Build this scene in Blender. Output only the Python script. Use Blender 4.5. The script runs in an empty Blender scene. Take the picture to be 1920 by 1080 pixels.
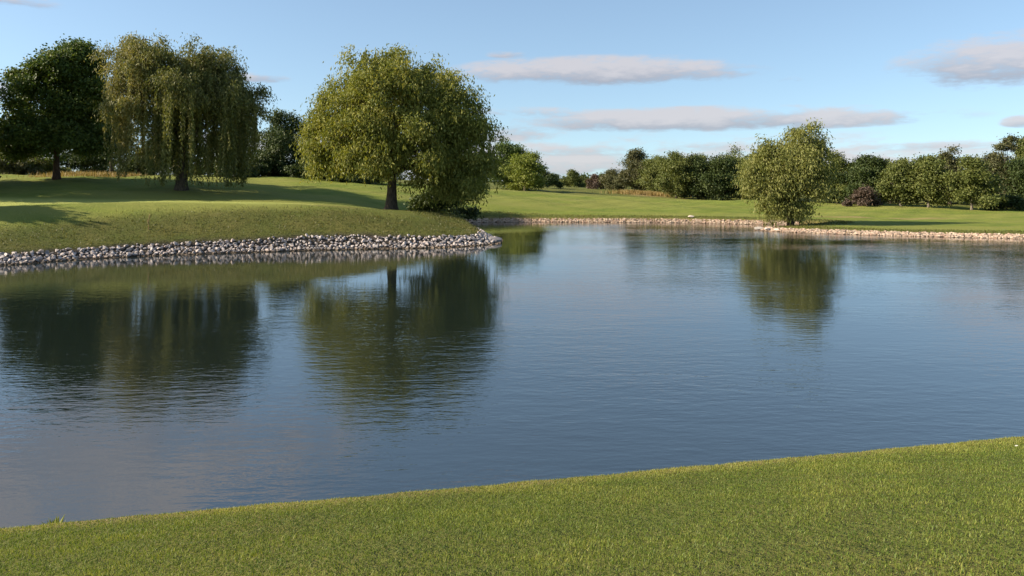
import bpy, bmesh, math
import numpy as np

rng = np.random.default_rng(11)
scene = bpy.context.scene
col = scene.collection

# ------------------------------------------------------------------ camera geometry
F, CX, HY, H = 1500.0, 960.0, 340.0, 4.0      # focal length (photo pixels), principal column, horizon row, eye height


def at(px, py, d):
    return ((px - CX) / F * d, d, H - (py - HY) / F * d)


# ------------------------------------------------------------------ helpers
def tag(o, label=None, cat=None, group=None, kind=None):
    if label: o['label'] = label
    if cat: o['category'] = cat
    if group: o['group'] = group
    if kind: o['kind'] = kind
    return o


def empty(name, loc, label=None, cat=None, group=None):
    o = bpy.data.objects.new(name, None)
    o.empty_display_size = 0.5
    o.location = loc
    col.objects.link(o)
    return tag(o, label, cat, group)


def mesh_np(name, V, Fc, mat, tint=None, smooth=False):
    V = np.asarray(V, np.float32); Fc = np.asarray(Fc, np.int32)
    m, k = Fc.shape
    me = bpy.data.meshes.new(name)
    me.vertices.add(len(V)); me.vertices.foreach_set('co', V.ravel())
    me.loops.add(m * k); me.loops.foreach_set('vertex_index', Fc.ravel())
    me.polygons.add(m); me.polygons.foreach_set('loop_start', np.arange(0, m * k, k, dtype=np.int32))
    me.polygons.foreach_set('use_smooth', np.full(m, smooth, dtype=bool))
    me.update(calc_edges=True)
    if tint is not None:
        a = me.attributes.new('tint', 'FLOAT', 'POINT')
        a.data.foreach_set('value', np.asarray(tint, np.float32))
    me.materials.append(mat)
    return me


def obj(name, me, parent=None, loc=None):
    o = bpy.data.objects.new(name, me)
    col.objects.link(o)
    if parent is not None: o.parent = parent
    if loc is not None: o.location = loc
    return o


def unit(v):
    return v / np.maximum(np.linalg.norm(v, axis=-1, keepdims=True), 1e-9)


def rand_dirs(n, r):
    return unit(r.normal(size=(n, 3)))


def sstep(a, b, x):
    t = np.clip((x - a) / (b - a), 0, 1)
    return t * t * (3 - 2 * t)


# ------------------------------------------------------------------ materials
class NT:
    def __init__(self, tree):
        self.t = tree
        self.n = tree.nodes; self.l = tree.links

    def new(self, typ, **kw):
        nd = self.n.new(typ)
        for k, v in kw.items(): setattr(nd, k, v)
        return nd

    def put(self, nd, i, v):
        s = nd.inputs[i]
        if isinstance(v, bpy.types.NodeSocket): self.l.new(v, s)
        else: s.default_value = v

    def math(self, op, a, b=None, c=None, clamp=False):
        nd = self.new('ShaderNodeMath', operation=op); nd.use_clamp = clamp
        self.put(nd, 0, a)
        if b is not None: self.put(nd, 1, b)
        if c is not None: self.put(nd, 2, c)
        return nd.outputs[0]

    def mixc(self, f, a, b, mode='MIX'):
        nd = self.new('ShaderNodeMix', data_type='RGBA', blend_type=mode)
        nd.clamp_factor = True
        self.put(nd, 0, f); self.put(nd, 6, a); self.put(nd, 7, b)
        return nd.outputs[2]

    def maprange(self, v, a, b, c=0.0, d=1.0, smooth=False):
        nd = self.new('ShaderNodeMapRange')
        if smooth: nd.interpolation_type = 'SMOOTHSTEP'
        for i, x in enumerate((v, a, b, c, d)): self.put(nd, i, x)
        return nd.outputs[0]

    def noise(self, vec, scale, detail=2.0, rough=0.5, dist=0.0):
        nd = self.new('ShaderNodeTexNoise')
        if vec is not None: self.put(nd, 'Vector', vec)
        self.put(nd, 'Scale', scale); self.put(nd, 'Detail', detail); self.put(nd, 'Roughness', rough); self.put(nd, 'Distortion', dist)
        return nd.outputs[0]

    def mapping(self, vec, scale=(1, 1, 1), loc=(0, 0, 0), rot=(0, 0, 0)):
        nd = self.new('ShaderNodeMapping')
        self.put(nd, 'Vector', vec); nd.inputs['Scale'].default_value = scale
        nd.inputs['Location'].default_value = loc; nd.inputs['Rotation'].default_value = rot
        return nd.outputs[0]


def c4(c):
    return (c[0], c[1], c[2], 1.0)


def new_mat(name):
    m = bpy.data.materials.new(name); m.use_nodes = True
    m.node_tree.nodes.clear()
    nt = NT(m.node_tree)
    out = nt.new('ShaderNodeOutputMaterial')
    return m, nt, out


def leaf_mat(name, dark, mid, light, transl=0.3, rough=0.55):
    m, nt, out = new_mat(name)
    at_ = nt.new('ShaderNodeAttribute', attribute_name='tint')
    r = nt.new('ShaderNodeValToRGB')
    el = r.color_ramp.elements
    el[0].position = 0.1; el[0].color = c4(dark)
    el[1].position = 0.9; el[1].color = c4(light)
    e = el.new(0.5); e.color = c4(mid)
    nt.put(r, 0, at_.outputs['Fac'])
    b = nt.new('ShaderNodeBsdfPrincipled')
    nt.put(b, 'Base Color', r.outputs[0]); nt.put(b, 'Roughness', rough); nt.put(b, 'Specular IOR Level', 0.25)
    t = nt.new('ShaderNodeBsdfTranslucent')
    warm = nt.mixc(1.0, r.outputs[0], (1.25, 1.2, 0.55, 1), 'MULTIPLY')
    nt.put(t, 'Color', warm)
    mx = nt.new('ShaderNodeMixShader')
    nt.put(mx, 0, transl); nt.put(mx, 1, b.outputs[0]); nt.put(mx, 2, t.outputs[0])
    nt.put(out, 0, mx.outputs[0])
    return m


def bark_mat(name, a, b_):
    m, nt, out = new_mat(name)
    tc = nt.new('ShaderNodeTexCoord')
    v = nt.mapping(tc.outputs['Object'], (5, 5, 1.0))
    n1 = nt.noise(v, 2.2, 5, 0.65)
    c = nt.mixc(nt.maprange(n1, 0.35, 0.65), c4(a), c4(b_))
    b = nt.new('ShaderNodeBsdfPrincipled')
    nt.put(b, 'Base Color', c); nt.put(b, 'Roughness', 0.9); nt.put(b, 'Specular IOR Level', 0.15)
    bp = nt.new('ShaderNodeBump'); nt.put(bp, 'Strength', 0.8); nt.put(bp, 'Distance', 0.06); nt.put(bp, 'Height', n1)
    nt.put(b, 'Normal', bp.outputs[0])
    nt.put(out, 0, b.outputs[0])
    return m


M = {}
M['willow'] = leaf_mat('willow_leaf', (0.095, 0.118, 0.020), (0.180, 0.192, 0.034), (0.30, 0.28, 0.064), 0.32)
M['weeper'] = leaf_mat('weeping_willow_leaf', (0.068, 0.088, 0.022), (0.135, 0.142, 0.038), (0.26, 0.235, 0.095), 0.28)
M['shore'] = leaf_mat('shore_willow_leaf', (0.115, 0.135, 0.03), (0.18, 0.19, 0.048), (0.26, 0.25, 0.085), 0.32)
M['maple'] = leaf_mat('maple_leaf', (0.040, 0.070, 0.014), (0.070, 0.108, 0.020), (0.13, 0.155, 0.036), 0.25)
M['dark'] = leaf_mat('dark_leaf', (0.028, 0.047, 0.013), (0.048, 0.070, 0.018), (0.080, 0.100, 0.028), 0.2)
M['green'] = leaf_mat('green_leaf', (0.068, 0.090, 0.020), (0.108, 0.126, 0.030), (0.155, 0.165, 0.046), 0.25)
M['lime'] = leaf_mat('lime_leaf', (0.105, 0.140, 0.020), (0.150, 0.180, 0.028), (0.20, 0.215, 0.042), 0.3)
M['olive'] = leaf_mat('olive_leaf', (0.060, 0.068, 0.026), (0.090, 0.092, 0.038), (0.130, 0.118, 0.055), 0.25)
M['russet'] = leaf_mat('russet_leaf', (0.060, 0.046, 0.034), (0.092, 0.064, 0.048), (0.125, 0.086, 0.062), 0.2)
M['straw'] = leaf_mat('straw_blade', (0.17, 0.125, 0.045), (0.27, 0.19, 0.07), (0.36, 0.27, 0.12), 0.25)
M['bark'] = bark_mat('willow_bark', (0.035, 0.027, 0.02), (0.11, 0.085, 0.062))
M['pale_bark'] = bark_mat('pale_bark', (0.10, 0.085, 0.065), (0.22, 0.19, 0.15))
M['red_bark'] = bark_mat('brown_bark', (0.05, 0.03, 0.02), (0.13, 0.075, 0.05))


def grass_blade_mat(name, dark, mid, light):
    return leaf_mat(name, dark, mid, light, 0.35, 0.5)


M['lawn_blade'] = grass_blade_mat('lawn_blade', (0.064, 0.112, 0.017), (0.150, 0.198, 0.031), (0.30, 0.29, 0.072))
M['rough_blade'] = grass_blade_mat('rough_blade', (0.052, 0.066, 0.014), (0.098, 0.100, 0.025), (0.19, 0.16, 0.06))


def ground_mat():
    m, nt, out = new_mat('turf')
    g = nt.new('ShaderNodeNewGeometry')
    P = g.outputs['Position']
    z = nt.new('ShaderNodeAttribute', attribute_name='zone')
    sp = nt.new('ShaderNodeSeparateColor'); nt.put(sp, 0, z.outputs['Color'])
    n_big = nt.noise(nt.mapping(P, (0.05, 0.14, 0.1)), 1.0, 5, 0.65)
    n_mid = nt.noise(P, 0.45, 6, 0.72)
    n_fine = nt.noise(P, 9.0, 4, 0.75)
    lawn = nt.mixc(nt.maprange(n_mid, 0.3, 0.7), (0.088, 0.130, 0.021, 1), (0.205, 0.220, 0.041, 1))
    lawn = nt.mixc(nt.maprange(n_big, 0.46, 0.58, 0, 0.8), lawn, (0.215, 0.210, 0.055, 1))
    lawn = nt.mixc(nt.maprange(n_fine, 0.3, 0.7, 0, 0.5), lawn, (0.125, 0.160, 0.026, 1))
    rough = nt.mixc(nt.maprange(n_mid, 0.33, 0.68), (0.058, 0.072, 0.016, 1), (0.128, 0.110, 0.034, 1))
    rough = nt.mixc(nt.maprange(n_fine, 0.35, 0.65, 0, 0.7), rough, (0.10, 0.115, 0.026, 1))
    green = nt.mixc(nt.maprange(n_fine, 0.3, 0.7), (0.29, 0.315, 0.080, 1), (0.32, 0.335, 0.095, 1))
    dry = nt.mixc(nt.maprange(n_mid, 0.3, 0.7), (0.24, 0.155, 0.060, 1), (0.30, 0.22, 0.12, 1))
    wob = nt.math('MULTIPLY_ADD', n_mid, 0.8, -0.4)
    c = nt.mixc(nt.math('ADD', sp.outputs[0], nt.math('MULTIPLY', wob, sp.outputs[0])), lawn, rough)
    c = nt.mixc(sp.outputs[1], c, green)
    c = nt.mixc(nt.math('ADD', sp.outputs[2], nt.math('MULTIPLY', wob, sp.outputs[2])), c, dry)
    c = nt.mixc(z.outputs['Alpha'], c, nt.mixc(nt.maprange(n_fine, 0.4, 0.6), (0.028, 0.022, 0.018, 1), (0.085, 0.07, 0.055, 1)))
    # bare bed below the waterline
    sx = nt.new('ShaderNodeSeparateXYZ'); nt.put(sx, 0, P)
    c = nt.mixc(nt.maprange(sx.outputs[2], 0.02, 0.12, 1, 0), c, (0.09, 0.07, 0.05, 1))
    b = nt.new('ShaderNodeBsdfPrincipled')
    nt.put(b, 'Base Color', c); nt.put(b, 'Roughness', 0.95); nt.put(b, 'Specular IOR Level', 0.1)
    bp = nt.new('ShaderNodeBump'); nt.put(bp, 'Strength', 0.9); nt.put(bp, 'Distance', 0.10)
    nt.put(bp, 'Height', nt.math('ADD', n_fine, nt.math('MULTIPLY', n_mid, 1.5)))
    nt.put(b, 'Normal', bp.outputs[0])
    nt.put(out, 0, b.outputs[0])
    return m


M['turf'] = ground_mat()


def water_mat():
    m, nt, out = new_mat('pond_water')
    g = nt.new('ShaderNodeNewGeometry')
    P = g.outputs['Position']
    # breeze: ruffled in patches, calmer in the lee of the rocky point
    breeze = nt.maprange(nt.noise(nt.mapping(P, (0.05, 0.09, 1)), 1.0, 3, 0.6), 0.40, 0.64, 0.35, 1.5)
    sx = nt.new('ShaderNodeSeparateXYZ'); nt.put(sx, 0, P)
    lee = nt.math('MULTIPLY', nt.maprange(sx.outputs[1], 20, 34, 0, 1, True), nt.maprange(sx.outputs[0], -1, 9, 1, 0, True))
    amp = nt.math('MULTIPLY', breeze, nt.maprange(lee, 0, 1, 1.0, 0.30))
    n1 = nt.noise(nt.mapping(P, (0.9, 2.3, 1), rot=(0, 0, 0.12)), 1.0, 3, 0.55, 0.3)
    n2 = nt.noise(nt.mapping(P, (2.6, 6.0, 1), rot=(0, 0, -0.2)), 1.0, 3, 0.6, 0.2)
    h = nt.math('ADD', nt.math('MULTIPLY', n1, 0.010), nt.math('MULTIPLY', n2, 0.0068))
    h = nt.math('MULTIPLY', h, amp)
    bp = nt.new('ShaderNodeBump'); nt.put(bp, 'Strength', 1.0); nt.put(bp, 'Distance', 1.0); nt.put(bp, 'Height', h)
    b = nt.new('ShaderNodeBsdfPrincipled')
    nt.put(b, 'Base Color', (0.009, 0.014, 0.012, 1)); nt.put(b, 'Roughness', 0.03); nt.put(b, 'IOR', 2.4)
    nt.put(b, 'Normal', bp.outputs[0])
    nt.put(out, 0, b.outputs[0])
    return m


M['water'] = water_mat()


def rock_mat(name, lo, hi, pink, wet_z=0.10):
    m, nt, out = new_mat(name)
    tc = nt.new('ShaderNodeTexCoord')
    g = nt.new('ShaderNodeNewGeometry')
    oi = nt.new('ShaderNodeObjectInfo')
    isl = nt.math('FRACT', nt.math('ADD', oi.outputs['Random'], g.outputs['Random Per Island']))
    n = nt.noise(g.outputs['Position'], 7.0, 5, 0.7)
    c = nt.mixc(isl, c4(lo), c4(hi))
    c = nt.mixc(nt.maprange(nt.math('FRACT', nt.math('MULTIPLY', isl, 7.3)), 0.45, 1.0, 0, 0.8), c, c4(pink))
    c = nt.mixc(nt.maprange(n, 0.45, 0.75, 0, 0.55), c, (0.13, 0.115, 0.10, 1))
    sz_ = nt.new('ShaderNodeSeparateXYZ'); nt.put(sz_, 0, g.outputs['Position'])
    wet = nt.maprange(nt.math('ADD', sz_.outputs[2], nt.math('MULTIPLY', n, 0.12)), wet_z, wet_z + 0.10, 1, 0)
    c = nt.mixc(wet, c, nt.mixc(1.0, c, (0.30, 0.26, 0.20, 1), 'MULTIPLY'))
    b = nt.new('ShaderNodeBsdfPrincipled')
    nt.put(b, 'Base Color', c); nt.put(b, 'Roughness', 0.88); nt.put(b, 'Specular IOR Level', 0.2)
    bp = nt.new('ShaderNodeBump'); nt.put(bp, 'Strength', 0.5); nt.put(bp, 'Distance', 0.03); nt.put(bp, 'Height', n)
    nt.put(b, 'Normal', bp.outputs[0])
    nt.put(out, 0, b.outputs[0])
    return m


M['rock'] = rock_mat('riprap_stone', (0.24, 0.215, 0.205), (0.54, 0.48, 0.45), (0.46, 0.37, 0.33))
M['far_rock'] = rock_mat('shore_stone', (0.28, 0.20, 0.15), (0.52, 0.42, 0.32), (0.40, 0.25, 0.18), 0.02)
M['pale_rock'] = rock_mat('pale_boulder', (0.50, 0.45, 0.38), (0.66, 0.60, 0.52), (0.60, 0.50, 0.42))

# ------------------------------------------------------------------ terrain
POND = [(-60, 33), (-45, 35.5), (-32, 36), (-24, 37.5), (-22.6, 40.6), (-19.0, 43.2), (-14.9, 44.8), (-10.7, 46.7), (-5.97, 47.6),
        (-2.7, 49.0), (-0.9, 51.2), (-0.75, 54), (-1.8, 58), (-3.4, 65), (-5.4, 73), (-4.6, 78), (2.1, 78.6), (9, 78.2), (16.4, 77.2), (21.7, 74.4),
        (26, 73), (27, 70.5), (23.5, 68), (20.0, 66.2), (20.1, 64.4), (25.2, 60), (35.5, 55.5), (46, 52), (60, 44), (58, 28), (38, 17), (20, 12.6),
        (7.2, 9.95), (3.4, 9.02), (0, 8.2), (-5.2, 7.0), (-14, 4.8), (-30, 3.5), (-50, 5), (-64, 16)]


def chaikin(pts, n):
    p = np.array(pts, float)
    for _ in range(n):
        q = np.roll(p, -1, axis=0)
        p = np.stack([0.75 * p + 0.25 * q, 0.25 * p + 0.75 * q], 1).reshape(-1, 2)
    return p


PP = chaikin(POND, 2)


def pond_sd(X, Y):
    """signed distance to the waterline, positive on land"""
    X = np.asarray(X, float).ravel(); Y = np.asarray(Y, float).ravel()
    d2 = np.full(X.shape, 1e18); inside = np.zeros(X.shape, bool)
    A = PP; B = np.roll(PP, -1, axis=0)
    for (ax, ay), (bx, by) in zip(A, B):
        ex, ey = bx - ax, by - ay
        L2 = ex * ex + ey * ey
        t = np.clip(((X - ax) * ex + (Y - ay) * ey) / L2, 0, 1)
        d2 = np.minimum(d2, (X - ax - t * ex) ** 2 + (Y - ay - t * ey) ** 2)
        cond = ((ay > Y) != (by > Y))
        if ay != by:
            xi = ax + (Y - ay) / (by - ay) * ex
            inside ^= cond & (X < xi)
    d = np.sqrt(d2)
    return np.where(inside, -d, d)


CTRL = [at(*q) for q in [
    (0, 476, 38.8), (130, 463, 42), (300, 450, 44.6), (460, 444.5, 46.4), (616, 441.5, 48.4), (772, 440, 49.3), (877, 441, 50.6),
    (0, 432, 42), (300, 420, 46.2), (620, 420, 48.6), (790, 423, 51), (850, 424, 54),
    (0, 392, 45.5), (150, 391, 46.8), (300, 390, 48), (450, 393, 48.8), (616, 399, 49.8), (772, 405, 53), (150, 387.5, 55), (450, 388, 57), (620, 392, 58), (0, 388, 52),
    (0, 380, 64), (200, 378, 66), (400, 380, 66), (560, 382, 66),
    (733, 393, 63), (800, 396, 62), (850, 406, 68), (880, 414, 70),
    (0, 352, 74), (340, 356, 75), (480, 366, 76), (560, 360, 82), (650, 368, 80),
    (105, 335, 80), (0, 330, 90), (240, 330, 95), (500, 333, 105), (600, 333, 110), (400, 331, 112), (700, 350, 95),
    (900, 388, 83), (850, 381, 86), (940, 372, 94), (940, 356, 128), (1050, 354, 150), (1100, 367, 110),
    (850, 408, 79.5), (1000, 406, 80.2), (1280, 406, 79.5), (1380, 408, 77), (1200, 386, 95), (1200, 369, 120), (1350, 377, 114), (1390, 373, 112), (1300, 376, 122), (1200, 362, 150),
    (1485, 418, 68), (1430, 424, 66.4), (1590, 429, 62.6), (1920, 434, 58.2), (1700, 411, 78), (1620, 401, 88), (1620, 386, 106), (1800, 395, 98), (1920, 400, 92), (1920, 395, 104), (1500, 398, 90), (1480, 380, 112),
    (960, 346, 400), (1920, 352, 250), (1400, 354, 250), (0, 326, 250), (500, 330, 250), (-900, 330, 100), (-500, 365, 66), (-400, 400, 52), (2600, 400, 80), (2600, 430, 55)]]
CTRL += [(-400, 400, 5), (400, 400, 2), (-1500, 1500, 4), (1500, 1500, 3), (0, 1500, 2.5), (0, 900, 2.5), (-800, 0, 4), (800, 0, 3), (0, -400, 3)]
CTRL = np.array(CTRL)


def _kern(r):
    return np.sqrt(r * r + 4.0)


_A = _kern(np.linalg.norm(CTRL[:, None, :2] - CTRL[None, :, :2], axis=-1))
_n = len(CTRL)
_A = np.block([[_A - 0.4 * np.eye(_n), np.ones((_n, 1))], [np.ones((1, _n)), np.zeros((1, 1))]])
_W = np.linalg.solve(_A, np.append(CTRL[:, 2], 0))


def wobble(X, Y):
    return (np.sin(X * 0.31 + 1.3) * np.cos(Y * 0.27 + 0.4) + 0.6 * np.sin(X * 0.73 + Y * 0.41) + 0.4 * np.sin(1.7 * X - 1.1 * Y))


def height(X, Y):
    X = np.asarray(X, float); Y = np.asarray(Y, float); sh = X.shape
    x = X.ravel(); y = Y.ravel()
    sd = pond_sd(x, y)
    z = np.full(x.shape, _W[-1])
    for (cx, cy, _), w in zip(CTRL, _W[:-1]):
        z += w * _kern(np.hypot(x - cx, y - cy))
    z = np.clip(z, 0.3, 9) + 0.09 * wobble(x, y) * sstep(4, 14, sd) * sstep(70, 85, y)
    z_far = np.where(sd > 0, z * sstep(-0.4, 1.7, sd) ** 1.3, -0.1)
    s = np.maximum(sd - 0.7, 0)
    ramp = np.where(s < 4.6, 0.25 * s, 1.15 + 0.5 * (1 - np.exp(-(s - 4.6) / 2.0)))
    edge = 0.003 * np.sin(x * 5.1)
    z_near = (1.175 + ramp + edge + 0.02 * wobble(x * 1.7, y * 1.7) * sstep(0.7, 2, sd)) * sstep(-0.05, 0.7, sd)
    w = sstep(24, 15, y)
    zz = np.where(sd > 0, z_far * (1 - w) + z_near * w, 0)
    zz = np.where(sd <= 0, -np.minimum(1.6, -0.6 * sd), zz)
    return zz.reshape(sh)




def axis(segs):
    out = []
    for a, b, s in segs:
        out += list(np.arange(a, b - 1e-6, s))
    out.append(segs[-1][1])
    return np.array(out)


gx = axis([(-3000, -400, 200), (-400, -120, 20), (-120, -50, 2), (-50, -9, 0.45), (-9, 9, 0.2), (9, 50, 0.45), (50, 120, 2), (120, 400, 20), (400, 3000, 200)])
gy = axis([(-600, -60, 60), (-60, -4, 4), (-4, 3, 0.5), (3, 11.5, 0.13), (11.5, 34, 1.0), (34, 82, 0.4), (82, 130, 0.8), (130, 200, 4), (200, 500, 20), (500, 3200, 180)])
GX, GY = np.meshgrid(gx, gy)
GZ = height(GX, GY)
nx, ny = len(gx), len(gy)
V = np.stack([GX, GY, GZ], -1).reshape(-1, 3)
ii = (np.arange(ny - 1)[:, None] * nx + np.arange(nx - 1)[None, :]).ravel()
FQ = np.stack([ii, ii + 1, ii + nx + 1, ii + nx], 1)
me = mesh_np('ground', V, FQ, M['turf'], smooth=True)
SD = pond_sd(GX, GY)
x, y = V[:, 0], V[:, 1]


def on_grid(A, X, Y):
    """bilinear look-up of a value held on the ground's own vertices"""
    X = np.asarray(X, float); Y = np.asarray(Y, float)
    i = np.clip(np.searchsorted(gx, X) - 1, 0, nx - 2); j = np.clip(np.searchsorted(gy, Y) - 1, 0, ny - 2)
    a = (X - gx[i]) / (gx[i + 1] - gx[i]); b = (Y - gy[j]) / (gy[j + 1] - gy[j])
    return (A[j, i] * (1 - a) + A[j, i + 1] * a) * (1 - b) + (A[j + 1, i] * (1 - a) + A[j + 1, i + 1] * a) * b


SDG = SD.reshape(ny, nx)


def land_z(X, Y): return on_grid(GZ, X, Y)


def land_sd(X, Y): return on_grid(SDG, X, Y)


def ground_z(x_, y_): return float(land_z(x_, y_))


def patch(px, py, d, rx, ry):
    cx, cy, _ = at(px, py, d)
    return np.exp(-(((x - cx) / rx) ** 2 + ((y - cy) / ry) ** 2) ** 1.5)


far = (y > 24)
rough = np.where(far & (x < 3), np.maximum(sstep(5.6, 3.8, SD), 0.7 * sstep(14, 10, SD) * sstep(-17, -9, x)) * sstep(72, 62, y), 0) + np.where(far & (y > 55), 0.75 * sstep(4, 1.5, SD), 0)
rough = np.maximum(rough, 0.8 * sstep(112, 124, y + 0.12 * x))
grn = np.where(far, sstep(49, 50.5, y - 0.08 * (x + 30)) * sstep(68.5, 66, y) * sstep(-13.5, -18, x), 0)
dry = 0.75 * patch(1650, 408, 80, 7.0, 1.3) + 0.8 * patch(1215, 364, 134, 3.0, 4.0) + 0.5 * patch(1290, 372, 126, 6, 2.0) + 0.35 * patch(580, 412, 53, 3, 0.8)
dry = np.maximum(dry, np.where(far & (y > 60), 0.5 * sstep(1.6, 0.9, SD), 0))
dry = np.maximum(dry, np.where(y < 15, 0.5 * sstep(1.15, 0.75, SD), 0))
rough = np.maximum(rough, np.where(y < 20, 1.0, 0))
Z = np.stack([np.clip(rough, 0, 1), np.clip(grn, 0, 1), np.clip(dry, 0, 1), np.where(far & (x < 3) & (y < 60), sstep(1.55, 1.25, SD), 0)], 1).astype(np.float32)
ca = me.color_attributes.new('zone', 'FLOAT_COLOR', 'POINT')
ca.data.foreach_set('color', Z.ravel())
tag(obj('ground', me), 'mown golf course turf rolling down to the pond', 'ground', kind='structure')

# water sheet
wv = [(-90, 2, 0), (90, 2, 0), (90, 90, 0), (-90, 90, 0)]
tag(obj('water', mesh_np('water', wv, [(0, 1, 2, 3)], M['water'])), 'rippled blue pond reflecting the sky and trees', 'pond', kind='structure')


# ------------------------------------------------------------------ grass
def blades(X, Y, hgt, wid, lean, r, tint, name, mat, seg=2):
    n = len(X)
    Zb = land_z(X, Y) - 0.01
    az = r.uniform(0, 2 * np.pi, n)
    la = r.uniform(0, 2 * np.pi, n)
    side = np.stack([np.cos(az), np.sin(az), np.zeros(n)], 1) * (wid[:, None] / 2)
    ln = np.stack([np.cos(la), np.sin(la), np.zeros(n)], 1) * (lean * hgt)[:, None]
    B = np.stack([X, Y, Zb], 1)
    up = np.zeros((n, 3)); up[:, 2] = hgt
    mid = B + up * 0.55 + ln * 0.35
    tip = B + up * np.sqrt(np.maximum(0.15, 1 - lean ** 2 * 0.6))[:, None] + ln
    V = np.stack([B - side, B + side, mid + side * 0.8, tip, mid - side * 0.8], 1).reshape(-1, 3)
    k = np.arange(n)[:, None] * 5
    Fc = np.concatenate([k + np.array([[0, 1, 2, 4]])], 0)
    # quad for the lower half and a thin quad for the tip
    tipq = k + np.array([[4, 2, 3, 3]])
    me = bpy.data.meshes.new(name)
    Ft = k + np.array([[4, 2, 3]])
    loops = np.concatenate([Fc.ravel(), Ft.ravel()]).astype(np.int32)
    starts = np.concatenate([np.arange(n) * 4, n * 4 + np.arange(n) * 3]).astype(np.int32)
    me.vertices.add(len(V)); me.vertices.foreach_set('co', V.astype(np.float32).ravel())
    me.loops.add(len(loops)); me.loops.foreach_set('vertex_index', loops)
    me.polygons.add(2 * n); me.polygons.foreach_set('loop_start', starts)
    me.update(calc_edges=True)
    a = me.attributes.new('tint', 'FLOAT', 'POINT')
    a.data.foreach_set('value', np.repeat(tint, 5).astype(np.float32))
    me.materials.append(mat)
    return obj(name, me)


r = np.random.default_rng(3)
N = 640000
Y = np.sqrt(r.uniform(2.3 ** 2, 10.2 ** 2, N)); X = r.uniform(-1, 1, N) * (0.72 * Y + 1.6)
sd = land_sd(X, Y)
k = (sd > 0.12) & (r.uniform(size=N) < sstep(0.05, 0.35, sd) * 0.85 + 0.15)
X, Y, sd = X[k], Y[k], sd[k]
n = len(X)
pat = 0.5 + 0.20 * np.sin(X * 2.3 + 1.1 * np.sin(Y * 1.9)) * np.cos(Y * 2.7 + 0.8 * np.sin(X * 1.4)) + 0.14 * np.sin(X * 6.1 + Y * 4.3) * np.sin(Y * 7.7 - X * 2.9)
tint = np.clip(0.36 + 0.75 * (pat - 0.5) + r.normal(0, 0.2, n) + 0.30 * sstep(1.5, 0.7, sd) + 0.04 * X / 3, 0, 1)
hgt = r.uniform(0.014, 0.033, n) * (1 + 0.6 * (pat - 0.5))
g = blades(X, Y, hgt, r.uniform(0.003, 0.0055, n), r.uniform(0.1, 0.6, n), r, tint, 'lawn_grass', M['lawn_blade'])
tag(g, 'short mown lawn grass on the near bank', 'grass', kind='stuff')

# unmown grass on the bank of the rocky point and along the far shores
N = 240000
X = r.uniform(-46, 40, N); Y = r.uniform(37, 86, N)
sd = land_sd(X, Y)
k = (sd > np.where((X < 3) & (Y < 60), 1.25, 0.7)) & (((X < 3) & (sd < 6) & (Y < 66)) | (sd < 3.5) & (Y > 55)) & (np.abs(X) < 0.7 * Y + 3)
k &= r.uniform(size=N) < sstep(6, 3.4, sd)
X, Y, sd = X[k], Y[k], sd[k]; n = len(X)
pat = 0.5 + 0.25 * np.sin(X * 0.8 + np.sin(Y * 0.6)) * np.cos(Y * 0.9 + np.sin(X * 0.5)) + 0.2 * np.sin(X * 2.1 + Y) * np.sin(Y * 2.3 - X)
tint = np.clip(0.40 + 0.5 * (pat - 0.5) + r.normal(0, 0.16, n), 0, 1)
g = blades(X, Y, r.uniform(0.06, 0.15, n) * (0.6 + 0.7 * pat), r.uniform(0.02, 0.045, n), r.uniform(0.2, 0.9, n), r, tint, 'rough_grass', M['rough_blade'])
tag(g, 'unmown rough grass on the banks above the stones', 'grass', kind='stuff')

# dry golden grass behind the trees on the left
N = 9000
c0 = at(175, 326, 92)
X = c0[0] + np.clip(r.normal(0, 2.2, N), -4.6, 4.6); Y = c0[1] + r.normal(0, 3.0, N)
g = blades(X, Y, r.uniform(0.15, 0.75, N) * (0.7 + 0.4 * np.sin(X * 1.7) * np.sin(X * 0.6 + 1)), r.uniform(0.03, 0.06, N), r.uniform(0.1, 0.5, N), r, np.clip(r.normal(0.5, 0.22, N), 0, 1), 'tall_grass', M['straw'])
tag(g, 'tall golden dry grass behind the left hand trees', 'grass', kind='stuff')
N = 2600
c0 = at(1212, 362, 137)
X = c0[0] + r.normal(0, 2.6, N); Y = c0[1] + r.normal(0, 1.5, N)
g = blades(X, Y, r.uniform(0.4, 0.9, N), r.uniform(0.05, 0.09, N), r.uniform(0.1, 0.5, N), r, np.clip(r.normal(0.45, 0.2, N), 0, 1), 'tall_grass', M['straw'])
tag(g, 'patch of pinkish dry grass at the foot of the far trees', 'grass', kind='stuff')


# ------------------------------------------------------------------ trees
def tube(pts, rad, sides=8, r=None):
    pts = np.asarray(pts, float); n = len(pts)
    T = np.gradient(pts, axis=0); T = unit(T)
    ref = np.array([0.31, 0.95, 0.05])
    A = unit(np.cross(T, ref)); B = np.cross(T, A)
    an = np.arange(sides) / sides * 2 * np.pi
    ring = A[:, None, :] * np.cos(an)[None, :, None] + B[:, None, :] * np.sin(an)[None, :, None]
    V = pts[:, None, :] + ring * np.asarray(rad)[:, None, None]
    V = V.reshape(-1, 3)
    f = []
    for i in range(n - 1):
        for j in range(sides):
            a = i * sides + j; b = i * sides + (j + 1) % sides
            f.append((a, b, b + sides, a + sides))
    return V, np.array(f)


def curve(p0, p1, sag, n, r, jit):
    t = np.linspace(0, 1, n)[:, None]
    p0 = np.asarray(p0, float); p1 = np.asarray(p1, float)
    P = p0 + (p1 - p0) * t
    P[:, 2] += sag * np.sin(t[:, 0] * np.pi)
    J = r.normal(0, jit, (n, 3)); J[0] = 0
    J = np.cumsum(J, 0) * 0.5
    return P + J


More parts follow.
